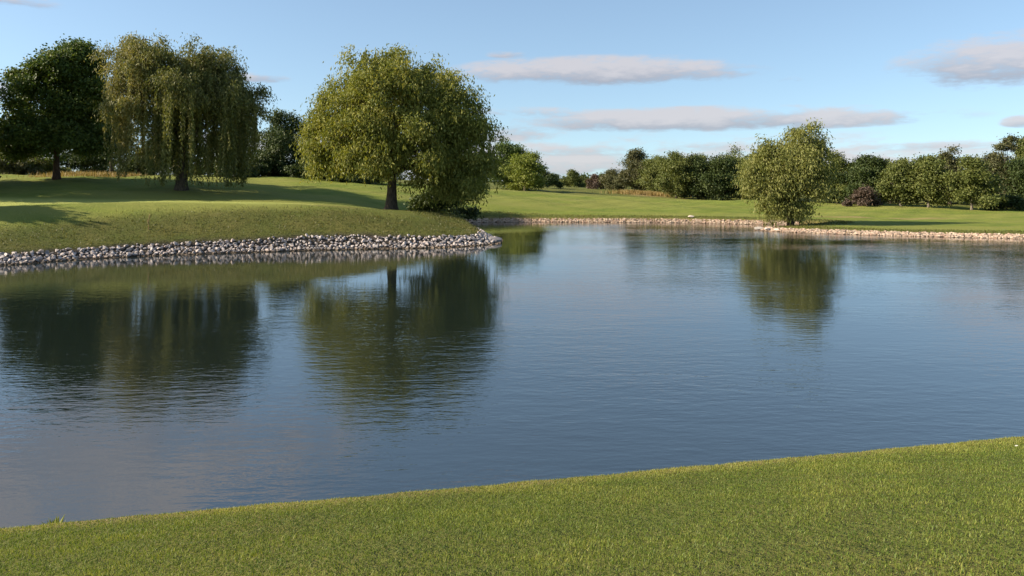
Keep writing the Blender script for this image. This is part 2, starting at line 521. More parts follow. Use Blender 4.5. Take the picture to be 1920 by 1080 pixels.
def trunk_mesh(name, base_r, fork, lobes, r, mat, lean=(0, 0), twigs=2):
    """tapered trunk with flared foot, limbs curving to every lobe of the crown and twigs beyond"""
    Vs, Fs = [], []; off = 0

    def add(VF):
        nonlocal off
        Vs.append(VF[0]); Fs.append(VF[1] + off); off += len(VF[0])
    top = np.array([lean[0], lean[1], fork])
    P = curve((0, 0, -0.25), top, 0, 7, r, 0.05 * base_r)
    t = np.linspace(0, 1, 7)
    rad = base_r * (1 - 0.35 * t) * (1 + 0.55 * np.exp(-t * 7))
    add(tube(P, rad, 10))
    for L in lobes:
        c = np.array(L[:3]); e = c + np.array([0, 0, L[5] * 0.35])
        start = top + np.array([0, 0, -0.12 * fork * r.uniform()])
        d = np.linalg.norm(e - start)
        P = curve(start, e, 0.12 * d, 8, r, 0.035 * d / 2)
        r0 = base_r * r.uniform(0.30, 0.48)
        add(tube(P, r0 * np.linspace(1, 0.18, 8), 6))
        for _ in range(twigs):
            q = P[r.integers(4, 8)]
            e2 = c + rand_dirs(1, r)[0] * np.array(L[3:6]) * 0.85
            add(tube(curve(q, e2, 0.1, 5, r, 0.06), r0 * np.linspace(0.3, 0.06, 5), 4))
    V = np.concatenate(Vs); Fc = np.concatenate(Fs)
    return mesh_np(name, V, Fc, mat, smooth=True)


def diamonds(P, D, Nn, L, W):
    side = unit(np.cross(D, Nn)) * (W[:, None] / 2)
    a = P; c = P + D * L[:, None]; m = P + D * (L * 0.45)[:, None] + Nn * (L * 0.06)[:, None]
    V = np.stack([a, m + side, c, m - side], 1).reshape(-1, 3)
    Fc = np.arange(len(P) * 4).reshape(-1, 4)
    return V, Fc


def lobe_points(lobes, n, r, lo=0.45, hi=1.02, per_bough=16, sig=0.20):
    """points for tufts: boughs sit on the lobes, tufts cluster round the boughs, so gaps stay between them"""
    L = np.array(lobes)
    area = (L[:, 3] * L[:, 4] + L[:, 3] * L[:, 5] + L[:, 4] * L[:, 5])
    nb = max(10, n // per_bough)
    cnt = np.maximum(1, np.round(nb * area / area.sum())).astype(int)
    bi = np.repeat(np.arange(len(L)), cnt); nb = len(bi)
    d = rand_dirs(nb, r)
    rad = lo + (hi - lo) * np.sqrt(r.uniform(size=nb))
    C = L[bi, :3] + d * L[bi, 3:6] * (rad * r.uniform(0.88, 1.14, nb))[:, None]
    w = r.uniform(0.4, 1.6, nb)
    k = r.choice(nb, n, p=w / w.sum())
    s_ = (L[bi[k], 3:6].mean(1) * sig)[:, None]
    P = C[k] + r.normal(size=(n, 3)) * s_ * np.array([1, 1, 0.75])
    return P, unit(d[k] + r.normal(0, 0.25, (n, 3)))


def crown_broad(name, lobes, n_cl, per, size, cl_r, r, mat, zmin=0.3, aspect=0.6, tvar=0.16, per_bough=16, sig=0.20):
    C, d = lobe_points(lobes, n_cl, r, per_bough=per_bough, sig=sig)
    k = C[:, 2] > zmin; C, d = C[k], d[k]
    n = len(C)
    ct = r.normal(0, tvar, n)
    off = r.normal(size=(n, per, 3)) * cl_r * np.array([1, 1, 0.62])
    P = (C[:, None, :] + off).reshape(-1, 3)
    out = np.repeat(d, per, 0)
    Nn = unit(rand_dirs(n * per, r) * 0.9 + out * 0.55 + np.array([0, 0, 0.35]))
    D = unit(np.cross(Nn, rand_dirs(n * per, r)) + np.array([0, 0, -0.25]))
    Lg = size * r.uniform(0.65, 1.35, n * per)
    V, Fc = diamonds(P, D, Nn, Lg, Lg * aspect)
    tint = np.clip(0.5 + np.repeat(ct, per) + r.normal(0, 0.14, n * per), 0, 1)
    return mesh_np(name, V, Fc, mat, np.repeat(tint, 4))


def crown_willow(name, lobes, n_tuft, n_strand, slen, r, mat, floor_fn, leafL=0.24, leafW=0.06, step=0.10, spread=0.5, per=26, tuft_r=0.42, pale=None):
    """willow crown: feathery tufts over the lobes and hanging strands of narrow leaves"""
    Ps, Ds, Ls, Ts = [], [], [], []
    C, d = lobe_points(lobes, n_tuft, r, 0.4, 1.05, per_bough=18, sig=0.20)
    n = len(C)
    # a tuft is a short arching spray: leaves strung along an arc that goes outward and then down
    azj = rand_dirs(n, r) * 0.7 + d
    azj[:, 2] = np.abs(azj[:, 2]) * 0.4 + 0.1
    o = unit(azj)
    t = r.uniform(0, 1, (n, per))
    ln = r.uniform(0.7, 1.5, n)
    P = C[:, None, :] + o[:, None, :] * (t * ln[:, None])[..., None] + r.normal(size=(n, per, 3)) * tuft_r * (0.4 + 0.4 * t)[..., None]
    P[..., 2] -= 0.75 * (t ** 2) * ln[:, None]
    Dv = o[:, None, :] * (1 - t)[..., None] * 0.8 + r.normal(size=(n, per, 3)) * 0.55
    Dv[..., 2] -= 0.5 + 0.8 * t
    Ps.append(P.reshape(-1, 3)); Ds.append(Dv.reshape(-1, 3))
    Ls.append(np.full(n * per, leafL))
    Ts.append((0.5 + r.normal(0, 0.17, n)[:, None] + r.normal(0, 0.13, (n, per))).ravel())
    # strands
    C, d = lobe_points(lobes, n_strand, r, 0.6, 1.0)
    k = d[:, 2] > -0.55
    C, d = C[k], d[k]
    for c, dd in zip(C, d):
        fl = floor_fn(c[0], c[1])
        ln = min(slen[0] + (slen[1] - slen[0]) * r.uniform() ** 1.6, c[2] - fl)
        if ln < 0.5: continue
        m = int(ln / step * 1.6)
        t = np.sort(r.uniform(0, 1, m))
        hx = np.array([dd[0], dd[1], 0]) * spread
        P = c + hx * (1 - np.exp(-3 * t))[:, None]
        P = P + np.stack([0.06 * np.sin(t * 7 + c[0] * 9), 0.06 * np.cos(t * 6 + c[1] * 9), -ln * t], 1) + r.normal(0, 0.055, (m, 3))
        Dv = r.normal(0, 0.42, (m, 3)); Dv[:, 2] -= 1.0
        Ps.append(P); Ds.append(Dv); Ls.append(np.full(m, leafL * 0.95))
        Ts.append(0.5 + r.normal(0, 0.16) + r.normal(0, 0.12, m))
    P = np.concatenate(Ps); D = unit(np.concatenate(Ds)); Lg = np.concatenate(Ls) * r.uniform(0.7, 1.35, len(P))
    Tn = np.clip(np.concatenate(Ts), 0, 1)
    if pale is not None:          # leaf tint blends to a paler one on the crown's left side
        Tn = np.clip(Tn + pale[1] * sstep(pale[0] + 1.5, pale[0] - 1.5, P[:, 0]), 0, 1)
    k = P[:, 2] > 0.12
    P, D, Lg, Tn = P[k], D[k], Lg[k], Tn[k]
    Nn = unit(np.cross(D, rand_dirs(len(P), r)) + np.array([0, 0, 0.15]))
    V, Fc = diamonds(P, D, Nn, Lg, Lg * (leafW / leafL) * r.uniform(0.8, 1.3, len(P)))
    return mesh_np(name, V, Fc, mat, np.repeat(Tn, 4))


def px_lobes(base_px, d, zb, L):
    """lobes given as (column, row, half width, half height, metres towards the back, half depth)"""
    s = d / F
    return [((cx - base_px) * s, dy, (H - (cy - HY) * s) - zb, rx * s, rd, ry * s) for (cx, cy, rx, ry, dy, rd) in L]


def place(px, d):
    X = (px - CX) / F * d
    return X, d, ground_z(X, d)


# --- the large willow on the point
r = np.random.default_rng(21)
bx, by, bz = place(733, 63)
t = empty('willow_tree', (bx, by, bz), 'large rounded olive green willow with a stout trunk standing on the rocky point', 'willow tree')
LB = px_lobes(733, 63, bz, [
    (692, 128, 44, 32, 0.5, 2.4), (760, 134, 46, 36, 0.5, 2.5), (645, 178, 38, 34, 0.0, 2.3), (715, 185, 66, 50, -1.5, 2.8), (806, 158, 36, 42, 0.8, 2.2),
    (835, 212, 50, 42, 0.0, 2.6), (636, 245, 38, 42, -1.0, 2.3), (682, 258, 54, 44, -2.6, 2.2), (748, 248, 56, 46, -2.4, 2.2), (876, 242, 36, 40, 0.5, 2.2),
    (652, 295, 34, 30, -1.0, 2.1), (706, 300, 42, 28, -2.4, 1.8), (800, 296, 32, 28, -2.8, 1.4), (868, 295, 42, 46, 0.5, 2.4), (815, 338, 38, 30, 1.5, 2.0), (876, 335, 38, 38, 0.6, 2.2),
    (720, 180, 70, 56, 3.2, 2.6), (830, 255, 58, 56, 3.2, 2.4), (665, 245, 48, 55, 3.0, 2.3), (850, 320, 46, 46, 2.4, 2.2), (862, 205, 36, 36, 0.2, 2.2), (626, 268, 32, 40, 0.2, 1.9), (636, 205, 32, 36, 0.4, 1.9)])
obj('trunk', trunk_mesh('willow_trunk', 0.46, 3.0, LB, r, M['bark'], (0.1, 0.1)), t)
obj('crown', crown_willow('willow_crown', LB, 5400, 680, (0.6, 2.0), r, M['willow'], lambda x_, y_: 0.25 + 1.1 * (x_ < 0.8), per=26, leafL=0.26, leafW=0.085), t)

# --- the tall weeping willow on the left
r = np.random.default_rng(22)
bx, by, bz = place(340, 75)
t = empty('willow_tree', (bx, by, bz), 'tall weeping willow with long hanging strands beside the shaded putting green', 'willow tree')
LW = px_lobes(340, 75, bz, [
    (270, 88, 32, 22, 0, 2.0), (300, 97, 26, 20, 0.3, 1.8), (252, 114, 30, 26, -0.5, 2.1), (244, 150, 30, 32, 0.0, 1.9), (290, 140, 38, 32, -1.6, 2.4), (385, 106, 42, 26, 0, 2.3),
    (345, 130, 40, 30, -0.8, 2.4), (412, 138, 38, 34, 0.0, 2.4), (440, 180, 34, 28, 0.2, 2.2), (468, 212, 20, 16, 0.2, 1.2), (360, 180, 50, 36, -2.6, 2.2),
    (280, 195, 40, 30, -2.2, 1.9), (232, 198, 20, 24, 0.4, 1.4), (330, 150, 55, 44, 3.0, 2.4), (415, 190, 40, 34, 2.6, 2.0), (405, 185, 42, 34, -1.6, 2.0), (430, 205, 32, 26, -0.6, 1.8), (385, 160, 44, 36, 1.2, 2.2)])
obj('trunk', trunk_mesh('weeping_trunk', 0.50, 4.4, LW, r, M['bark'], (0.1, 0)), t)


def weeper_floor(x_, y_):
    return 0.4 + 3.2 * (math.sin(x_ * 1.9 + 0.7) * math.cos(x_ * 0.73 + y_ * 0.9)) ** 2 + max(0.0, (-x_ - 4.6) * 1.7) + max(0.0, (x_ - 5.6) * 2.6)


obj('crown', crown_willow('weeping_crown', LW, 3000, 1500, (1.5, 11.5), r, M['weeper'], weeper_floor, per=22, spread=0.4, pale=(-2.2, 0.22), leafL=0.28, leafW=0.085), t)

# --- the willow on the right-hand shore
r = np.random.default_rng(23)
bx, by, bz = place(1483, 68)
t = empty('willow_tree', (bx, by, bz), 'small upright willow leaning over the far shore, hanging foliage reaching the ground', 'willow tree')
LR = px_lobes(1483, 68, bz, [
    (1521, 255, 22, 22, 0, 1.1), (1510, 284, 28, 24, -0.4, 1.3), (1458, 274, 24, 24, 0, 1.1), (1450, 302, 32, 24, -0.4, 1.5), (1536, 296, 26, 32, 0.2, 1.3),
    (1490, 312, 38, 30, -0.8, 1.6), (1424, 318, 24, 22, 0, 1.2), (1416, 342, 20, 20, 0, 1.0), (1541, 332, 24, 30, 0.2, 1.2), (1508, 345, 32, 24, -1.0, 1.3),
    (1452, 345, 32, 28, -0.8, 1.4), (1490, 300, 40, 36, 1.4, 1.3), (1440, 378, 22, 24, -0.5, 1.0), (1470, 382, 26, 26, -0.3, 1.1), ])
LR = [(0.92 * q[0], q[1], q[2], 0.90 * q[3], q[4], q[5]) for q in LR]
obj('trunk', trunk_mesh('shore_willow_trunk', 0.34, 1.5, LR, r, M['bark'], (-0.05, 0)), t)
obj('crown', crown_willow('shore_willow_crown', LR, 2300, 420, (0.6, 2.0), r, M['shore'], lambda x_, y_: 0.12 + max(0.0, abs(x_ + 0.7) - 1.7) * 0.7 + 0.8 * float(sstep(0.2, 1.4, x_)), per=24, leafL=0.24, leafW=0.08), t)

# --- the dark broadleaf tree on the far left
r = np.random.default_rng(24)
bx, by, bz = place(106, 80)
t = empty('maple_tree', (bx, by, bz), 'dense dark green broadleaf tree with reddish trunk left of the weeping willow', 'tree')
LM = px_lobes(106, 80, bz, [
    (124, 103, 34, 32, 0, 2.3), (84, 124, 32, 28, 0, 2.2), (150, 135, 34, 32, 0, 2.4), (110, 155, 50, 40, -1.2, 2.8), (55, 165, 32, 34, 0, 2.4), (165, 180, 26, 38, 0.4, 2.2),
    (90, 205, 50, 36, -1.6, 2.8), (38, 212, 28, 28, 0, 2.1), (150, 225, 42, 36, -0.6, 2.6), (34, 255, 32, 24, -0.2, 2.1), (75, 255, 44, 28, -1.6, 2.6), (140, 268, 48, 26, -0.4, 2.6),
    (110, 170, 60, 55, 3.0, 2.8), (100, 240, 70, 40, 3.0, 2.6), (185, 262, 24, 30, 0.5, 1.8), (45, 280, 36, 14, 0.2, 2.0)])
obj('trunk', trunk_mesh('maple_trunk', 0.34, 3.6, LM, r, M['red_bark'], (0, 0)), t)
obj('crown', crown_broad('maple_crown', LM, 2600, 34, 0.28, 0.42, r, M['maple'], zmin=2.2), t)


# --- generic tree or bush from its extent
def auto_lobes(w, h, r, n, low):
    """lobes filling a broad dome w wide, from low*h up to h"""
    L = []
    z0 = low * h; hh = h - z0
    for i in range(n + 4):
        t = (i + r.uniform(0.2, 0.8)) / (n + 4)
        prof = (0.86 + 0.5 * t - 1.05 * t ** 2.2) if low < 0.13 else (0.62 + 1.25 * t - 1.55 * t ** 2)
        prof = max(prof, 0.12)
        a = i * 2.4 + r.uniform(-0.5, 0.5)
        s = r.uniform(0.30, 0.42)
        R = max(0.0, w / 2 * prof - w / 2 * s * 0.8)
        L.append((R * math.cos(a), R * math.sin(a), z0 + hh * (0.13 + 0.74 * t), w / 2 * s * 1.1, w / 2 * s * 1.1, hh * r.uniform(0.15, 0.22)))
    L.append((0, 0, z0 + hh * 0.42, w * 0.30, w * 0.30, hh * 0.36))
    L.append((r.uniform(-.1, .1) * w, 0, h - hh * 0.2, w * 0.17, w * 0.17, hh * 0.2))
    return L


def auto_tree(name, px0, px1, ytop, d, mat, label, cat='tree', group=None, seed=0, low=0.1, lobes=9, bark='bark', dens=1.0, leaf=0.27, base_px=None, tvar=0.16):
    r = np.random.default_rng(500 + seed)
    cx = (px0 + px1) / 2 if base_px is None else base_px
    bx, by, bz = place(cx, d)
    w = (px1 - px0) / F * d
    h = H - (ytop - HY) / F * d - bz
    t = empty(name, (bx, by, bz), label, cat, group)
    L = auto_lobes(w * 1.12, h * 0.99, r, lobes, low)
    bush = low < 0.05
    obj('trunk', trunk_mesh(name + '_trunk', max(0.08, 0.028 * h), max(0.25, h * (0.12 if bush else low + 0.14)), L[:6], r, M[bark], twigs=1), t)
    ncl = int((w * h * 11 + 80) * dens)
    obj('crown', crown_broad(name + '_crown', L, ncl, 34, leaf, 0.42 if h > 4 else 0.28, r, M[mat], zmin=0.12, tvar=tvar, per_bough=9, sig=0.26), t)
    return t


g_far = 'trees along the far side of the golf course'
g_right = 'trees lining the right hand fairway'
g_left = 'trees behind the weeping willow'
T = [
    # left background
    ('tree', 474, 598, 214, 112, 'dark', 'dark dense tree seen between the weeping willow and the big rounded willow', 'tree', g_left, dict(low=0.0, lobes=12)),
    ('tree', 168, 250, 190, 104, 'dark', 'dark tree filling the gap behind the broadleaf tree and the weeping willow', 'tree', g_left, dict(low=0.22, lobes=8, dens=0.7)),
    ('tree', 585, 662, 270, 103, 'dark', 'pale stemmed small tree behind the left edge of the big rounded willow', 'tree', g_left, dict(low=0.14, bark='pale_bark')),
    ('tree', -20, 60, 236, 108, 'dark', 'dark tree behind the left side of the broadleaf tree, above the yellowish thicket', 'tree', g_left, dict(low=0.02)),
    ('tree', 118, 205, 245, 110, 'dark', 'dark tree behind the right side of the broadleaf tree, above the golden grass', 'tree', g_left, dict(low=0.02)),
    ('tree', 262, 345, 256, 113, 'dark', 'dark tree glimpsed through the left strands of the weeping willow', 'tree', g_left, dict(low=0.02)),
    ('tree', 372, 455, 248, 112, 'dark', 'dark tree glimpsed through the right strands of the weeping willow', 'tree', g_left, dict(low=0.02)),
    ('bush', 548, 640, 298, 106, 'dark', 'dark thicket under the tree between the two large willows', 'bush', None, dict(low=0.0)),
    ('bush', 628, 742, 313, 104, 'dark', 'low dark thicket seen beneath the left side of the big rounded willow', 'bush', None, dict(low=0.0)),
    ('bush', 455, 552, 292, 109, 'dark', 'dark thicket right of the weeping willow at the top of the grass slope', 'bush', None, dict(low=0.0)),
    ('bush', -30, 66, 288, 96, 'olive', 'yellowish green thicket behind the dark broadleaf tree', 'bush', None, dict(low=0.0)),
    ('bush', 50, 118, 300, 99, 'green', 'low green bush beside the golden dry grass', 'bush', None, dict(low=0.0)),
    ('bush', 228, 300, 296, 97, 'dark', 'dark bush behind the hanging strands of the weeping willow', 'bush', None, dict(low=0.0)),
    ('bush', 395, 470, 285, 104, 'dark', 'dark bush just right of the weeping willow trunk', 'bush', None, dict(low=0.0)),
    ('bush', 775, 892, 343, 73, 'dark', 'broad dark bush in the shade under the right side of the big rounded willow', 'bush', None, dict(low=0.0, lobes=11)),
    # middle distance
    ('tree', 910, 1012, 268, 132, 'maple', 'broad domed green tree just right of the big willow', 'tree', g_far, dict(low=0.08)),
    ('tree', 950, 1018, 280, 124, 'lime', 'bright yellow green round tree in front of a darker domed tree', 'tree', g_far, dict(low=0.05)),
    ('tree', 1002, 1052, 324, 150, 'dark', 'low dark tree at the right foot of the bright round tree', 'tree', g_far, dict(low=0.03)),
    ('tree', 1050, 1098, 322, 185, 'green', 'small cone shaped tree alone in the gap on the skyline', 'tree', g_far, dict(low=0.03, lobes=6)),
    ('bush', 1102, 1136, 327, 168, 'russet', 'reddish bush at the left end of the long treeline', 'bush', g_far, dict(low=0.0)),
    ('tree', 1130, 1172, 318, 162, 'olive', 'small olive tree next to the reddish bush', 'tree', g_far, dict(low=0.03)),
    ('tree', 1162, 1218, 280, 152, 'olive', 'tallest airy grey green tree at the left end of the treeline', 'tree', g_far, dict(low=0.02, lobes=11)),
    ('tree', 1198, 1250, 291, 150, 'green', 'mid green tree behind the patch of dry grass', 'tree', g_far, dict(low=0.06)),
    ('tree', 1232, 1304, 284, 127, 'green', 'full rounded green tree right of the dry grass patch', 'tree', g_far, dict(low=0.02)),
    ('tree', 1282, 1335, 292, 126, 'dark', 'narrow dark tree squeezed between two rounded trees', 'tree', g_far, dict(low=0.02)),
    ('tree', 1316, 1392, 284, 124, 'dark', 'broad dark tree just left of the shore willow', 'tree', g_far, dict(low=0.02)),
    ('tree', 1372, 1440, 292, 128, 'green', 'green tree half hidden behind the left side of the shore willow', 'tree', g_far, dict(low=0.02)),
    ('tree', 1205, 1285, 296, 141, 'green', 'green tree filling in behind the dry grass patch', 'tree', g_far, dict(low=0.02)),
    ('tree', 1265, 1345, 291, 139, 'green', 'lighter green crown showing above the narrow dark tree', 'tree', g_far, dict(low=0.02)),
    ('tree', 1345, 1415, 287, 138, 'green', 'lighter green crown showing above the gap left of the shore willow', 'tree', g_far, dict(low=0.02)),
    ('tree', 1085, 1135, 334, 200, 'green', 'far small green tree behind the reddish bush', 'tree', g_far, dict(low=0.0)),
    # right-hand line
    ('tree', 1640, 1700, 304, 124, 'olive', 'olive tree filling the gap right of the dark blue green tree', 'tree', g_right, dict(low=0.02)),
    ('tree', 1690, 1750, 300, 124, 'dark', 'dark crown glimpsed between the two pale trunked green trees', 'tree', g_right, dict(low=0.02)),
    ('tree', 1745, 1815, 308, 125, 'olive', 'olive tree at the foot of the thin pale pointed tree', 'tree', g_right, dict(low=0.02)),
    ('tree', 1845, 1925, 302, 128, 'green', 'green tree behind the bare stem of the slender tree', 'tree', g_right, dict(low=0.02)),
    ('tree', 1470, 1560, 292, 122, 'dark', 'dark tree mostly hidden behind the shore willow', 'tree', g_right, dict(low=0.02)),
    ('tree', 1540, 1600, 288, 116, 'green', 'green tree showing past the right edge of the shore willow', 'tree', g_right, dict(low=0.02)),
    ('tree', 1590, 1665, 293, 112, 'dark', 'dark blue green tree rising behind the russet bush', 'tree', g_right, dict(low=0.02)),
    ('bush', 1588, 1644, 352, 105, 'russet', 'russet bush at the foot of a dark tree on the right fairway', 'bush', g_right, dict(low=0.0)),
    ('tree', 1656, 1722, 294, 108, 'green', 'green tree with flat top, first right of the russet bush and dark tree', 'tree', g_right, dict(low=0.10, bark='pale_bark')),
    ('tree', 1706, 1776, 292, 106, 'green', 'full green tree left of the thin pale pointed tree', 'tree', g_right, dict(low=0.08, bark='pale_bark')),
    ('tree', 1762, 1800, 275, 120, 'olive', 'thin pale pointed tree rising above its rounded neighbours', 'tree', g_right, dict(low=0.1, lobes=6)),
    ('tree', 1776, 1868, 299, 102, 'green', 'broad low green tree with pale trunk in front of the thin pointed tree', 'tree', g_right, dict(low=0.09, bark='pale_bark')),
    ('tree', 1826, 1905, 288, 112, 'olive', 'olive brown tree beneath the tall slender tree', 'tree', g_right, dict(low=0.03)),
    ('tree', 1890, 1965, 292, 108, 'dark', 'dark tree cut off by the right edge of the picture', 'tree', g_right, dict(low=0.03)),
    ('tree', 1904, 1944, 256, 116, 'green', 'tall narrow green tree rising at the right edge of the picture', 'tree', g_right, dict(low=0.35, lobes=6)),
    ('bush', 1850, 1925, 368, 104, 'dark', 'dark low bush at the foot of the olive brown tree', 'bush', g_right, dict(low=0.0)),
]
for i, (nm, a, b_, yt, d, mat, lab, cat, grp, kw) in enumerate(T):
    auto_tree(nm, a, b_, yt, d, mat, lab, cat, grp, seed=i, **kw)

# the slender tree with a tuft at its top
r = np.random.default_rng(77)
bx, by, bz = place(1886, 110)
t = empty('poplar_tree', (bx, by, bz), 'tall slender tree with a bare stem and a brownish tuft on top', 'tree', g_right)
s = 110 / F
LP = px_lobes(1886, 110, bz, [(1886, 262, 13, 15, 0, 1.0), (1880, 278, 10, 10, 0, 0.8), (1893, 276, 10, 12, 0.3, 0.8), (1888, 310, 10, 14, 0, 0.8), (1890, 345, 14, 16, 0, 1.0)])
obj('trunk', trunk_mesh('poplar_trunk', 0.16, 5.6, LP, r, M['bark'], (0, 0), 1), t)
obj('crown', crown_broad('poplar_crown', LP, 130, 20, 0.28, 0.32, r, M['olive'], zmin=0.3), t)

# trees just outside the left edge: they throw the long shadows across the green and the bank
shade = [(-51, 68.3, 16, 12, 'dark', 'tall dark tree left of the picture that shades the putting green'),
         (-54, 73, 13.5, 10, 'dark', 'shorter dark tree outside the picture beside the tall shade tree'),
         (-38.5, 37.6, 5.5, 5, 'green', 'small tree outside the picture that shades the first stones'),
         (-42.5, 43.6, 9, 5.5, 'green', 'low tree outside the picture that shades the left bank')]
for i, (X0, Y0, h, w, mat, lab) in enumerate(shade):
    r = np.random.default_rng(900 + i)
    t = empty('tree', (X0, Y0, ground_z(X0, Y0)), lab, 'tree')
    L = auto_lobes(w, h, r, 9, 0.08)
    obj('trunk', trunk_mesh('shade_trunk', 0.3, h * 0.25, L[:6], r, M['bark'], twigs=1), t)
    obj('crown', crown_broad('shade_crown', L, 1300, 24, 0.40, 0.5, r, M[mat], zmin=0.3), t)

# far-off wood closing the view behind the treelines
r = np.random.default_rng(31)
Cs = []
for k in range(150):
    X0 = -330 + k * 4.6 + r.uniform(-2, 2); Y0 = 330 + r.uniform(-25, 25)
    if -5 < X0 < 45: hh = r.uniform(3.0, 4.5)
    else: hh = r.uniform(6, 10)
    z0 = ground_z(X0, Y0)
    Cs.append((X0, Y0, z0 + hh * 0.5, r.uniform(3, 5), r.uniform(3, 5), hh * 0.55))
me = crown_broad('far_wood', Cs, 6500, 16, 0.9, 1.0, r, M['dark'], zmin=-5, tvar=0.2)
tag(obj('far_woods', me), 'low distant wood along the horizon behind the treelines', 'wood', kind='stuff')

# ------------------------------------------------------------------ stones
def stone_mesh(seed, mat, n=15, flat=0.75):
    r = np.random.default_rng(seed)
    bm = bmesh.new()
    for p in rand_dirs(n, r) * r.uniform(0.85, 1.0, (n, 1)):
        bm.verts.new((p[0] * 0.5, p[1] * 0.5 * r.uniform(0.8, 1.0), p[2] * 0.5 * flat))
    res = bmesh.ops.convex_hull(bm, input=bm.verts)
    junk = [e for e in res['geom_interior'] if isinstance(e, bmesh.types.BMVert)]
    bmesh.ops.delete(bm, geom=junk, context='VERTS')
    bmesh.ops.bevel(bm, geom=list(bm.edges), offset=0.008, segments=1, affect='EDGES')
    me = bpy.data.meshes.new('stone'); bm.to_mesh(me); bm.free()
    me.materials.append(mat)
    return me


STN = [stone_mesh(100 + i, M['rock'], 9 + i % 4, 0.65 + 0.03 * (i % 6)) for i in range(14)]


def stone_arrays(seed, n=12):
    me_ = stone_mesh(seed, M['rock'], n, 0.75)
    V = np.array([v.co[:] for v in me_.vertices])
    F_ = []
    for p in me_.polygons:
        vs = list(p.vertices)
        for j in range(1, len(vs) - 1): F_.append((vs[0], vs[j], vs[j + 1]))
    return V, np.array(F_)


def along(poly_pts):
    P = np.array(poly_pts, float)
    s = np.concatenate([[0], np.cumsum(np.linalg.norm(np.diff(P, axis=0), axis=1))])
    return P, s


def sample_line(P, s, t):
    x_ = np.interp(t, s, P[:, 0]); y_ = np.interp(t, s, P[:, 1])
    e = 0.05
    dx = np.interp(t + e, s, P[:, 0]) - np.interp(t - e, s, P[:, 0]); dy = np.interp(t + e, s, P[:, 1]) - np.interp(t - e, s, P[:, 1])
    n = np.stack([-dy, dx], -1); n = n / np.maximum(np.linalg.norm(n, axis=-1, keepdims=True), 1e-9)
    return x_, y_, n


def shore(a, b):
    """the stretch of waterline whose points run from the one nearest a to the one nearest b"""
    i = int(np.argmin(np.hypot(PP[:, 0] - a[0], PP[:, 1] - a[1]))); j = int(np.argmin(np.hypot(PP[:, 0] - b[0], PP[:, 1] - b[1])))
    if i <= j: return PP[i:j + 1]
    return PP[j:i + 1][::-1]


def heap(name, base, pos, size, rot, tiltx, mat):
    Vs, Fs = [], []; off = 0
    for k, (p, sz, a, tx) in enumerate(zip(pos, size, rot, tiltx)):
        V0, F0 = base[k % len(base)]
        ca, sa = math.cos(a), math.sin(a); ct, st = math.cos(tx), math.sin(tx)
        R = np.array([[ca, -sa, 0], [sa, ca, 0], [0, 0, 1]]) @ np.array([[1, 0, 0], [0, ct, -st], [0, st, ct]])
        Vs.append((V0 * sz) @ R.T + p); Fs.append(F0 + off); off += len(V0)
    return mesh_np(name, np.concatenate(Vs), np.concatenate(Fs), mat)


BASE = [stone_arrays(300 + i, 11 + i % 4) for i in range(10)]
r = np.random.default_rng(41)
# rocky edge of the point: rows of stones from the water up the bank
Pl, sl = along(shore((-34, 36), (-1.2, 56)))
tot = sl[-1]
small_pos, small_sz = [], []
big = []
rows = [(q, 0) for q in (-0.12, 0.10, 0.32, 0.54, 0.76, 0.98, 1.18)]
for off, zz in rows:
    tpos = 0.0
    while tpos < tot:
        sz = 0.15 + 0.22 * r.uniform() ** 1.5
        x_, y_, nn = sample_line(Pl, sl, np.array([tpos]))
        o = off + r.normal(0, 0.07)
        X0 = x_[0] + nn[0, 0] * o; Y0 = y_[0] + nn[0, 1] * o
        gz = ground_z(X0, Y0)
        big.append((X0, Y0, max(gz, -0.1) + sz * 0.16, sz, tpos))
        tpos += sz * r.uniform(0.85, 1.15)
big = [b for b in big if land_sd([b[0]], [b[1]])[0] > -0.6]
vis = [b for b in big if abs(b[0]) < 0.64 * b[1] + 0.3 and b[2] > 0.05]
order = sorted(range(len(vis)), key=lambda i: -vis[i][3] / vis[i][1])
solo = [vis[i] for i in order[:300]]
solo_set = set(id(b) for b in solo)
for k, b in enumerate(solo):
    o = obj('rock', STN[k % len(STN)], loc=(b[0], b[1], b[2]))
    o.rotation_euler = (r.uniform(-0.5, 0.5), r.uniform(-0.5, 0.5), r.uniform(0, 6.28))
    o.scale = (b[3] * r.uniform(0.9, 1.25), b[3] * r.uniform(0.85, 1.1), b[3] * r.uniform(0.9, 1.15))
    tag(o, 'angular pale grey stone in the riprap edging the grassy point', 'rock', 'pale riprap stones edging the grassy point')
rest = [b for b in big if id(b) not in solo_set]
# small chinking stones between them
for _ in range(1200):
    tpos = r.uniform(0, tot); x_, y_, nn = sample_line(Pl, sl, np.array([tpos]))
    o = r.uniform(-0.25, 1.3)
    X0 = x_[0] + nn[0, 0] * o; Y0 = y_[0] + nn[0, 1] * o
    rest.append((X0, Y0, max(ground_z(X0, Y0), -0.1) + 0.02, r.uniform(0.10, 0.22), 0))
n = len(rest)
hp = heap('riprap', BASE, [np.array(b[:3]) for b in rest], [b[3] * np.array([1.1, 0.95, 1]) for b in rest], r.uniform(0, 6.28, n), r.uniform(-0.5, 0.5, n), M['rock'])
tag(obj('riprap', hp), 'smaller grey stones filling in between the riprap of the grassy point', 'stones', kind='stuff')


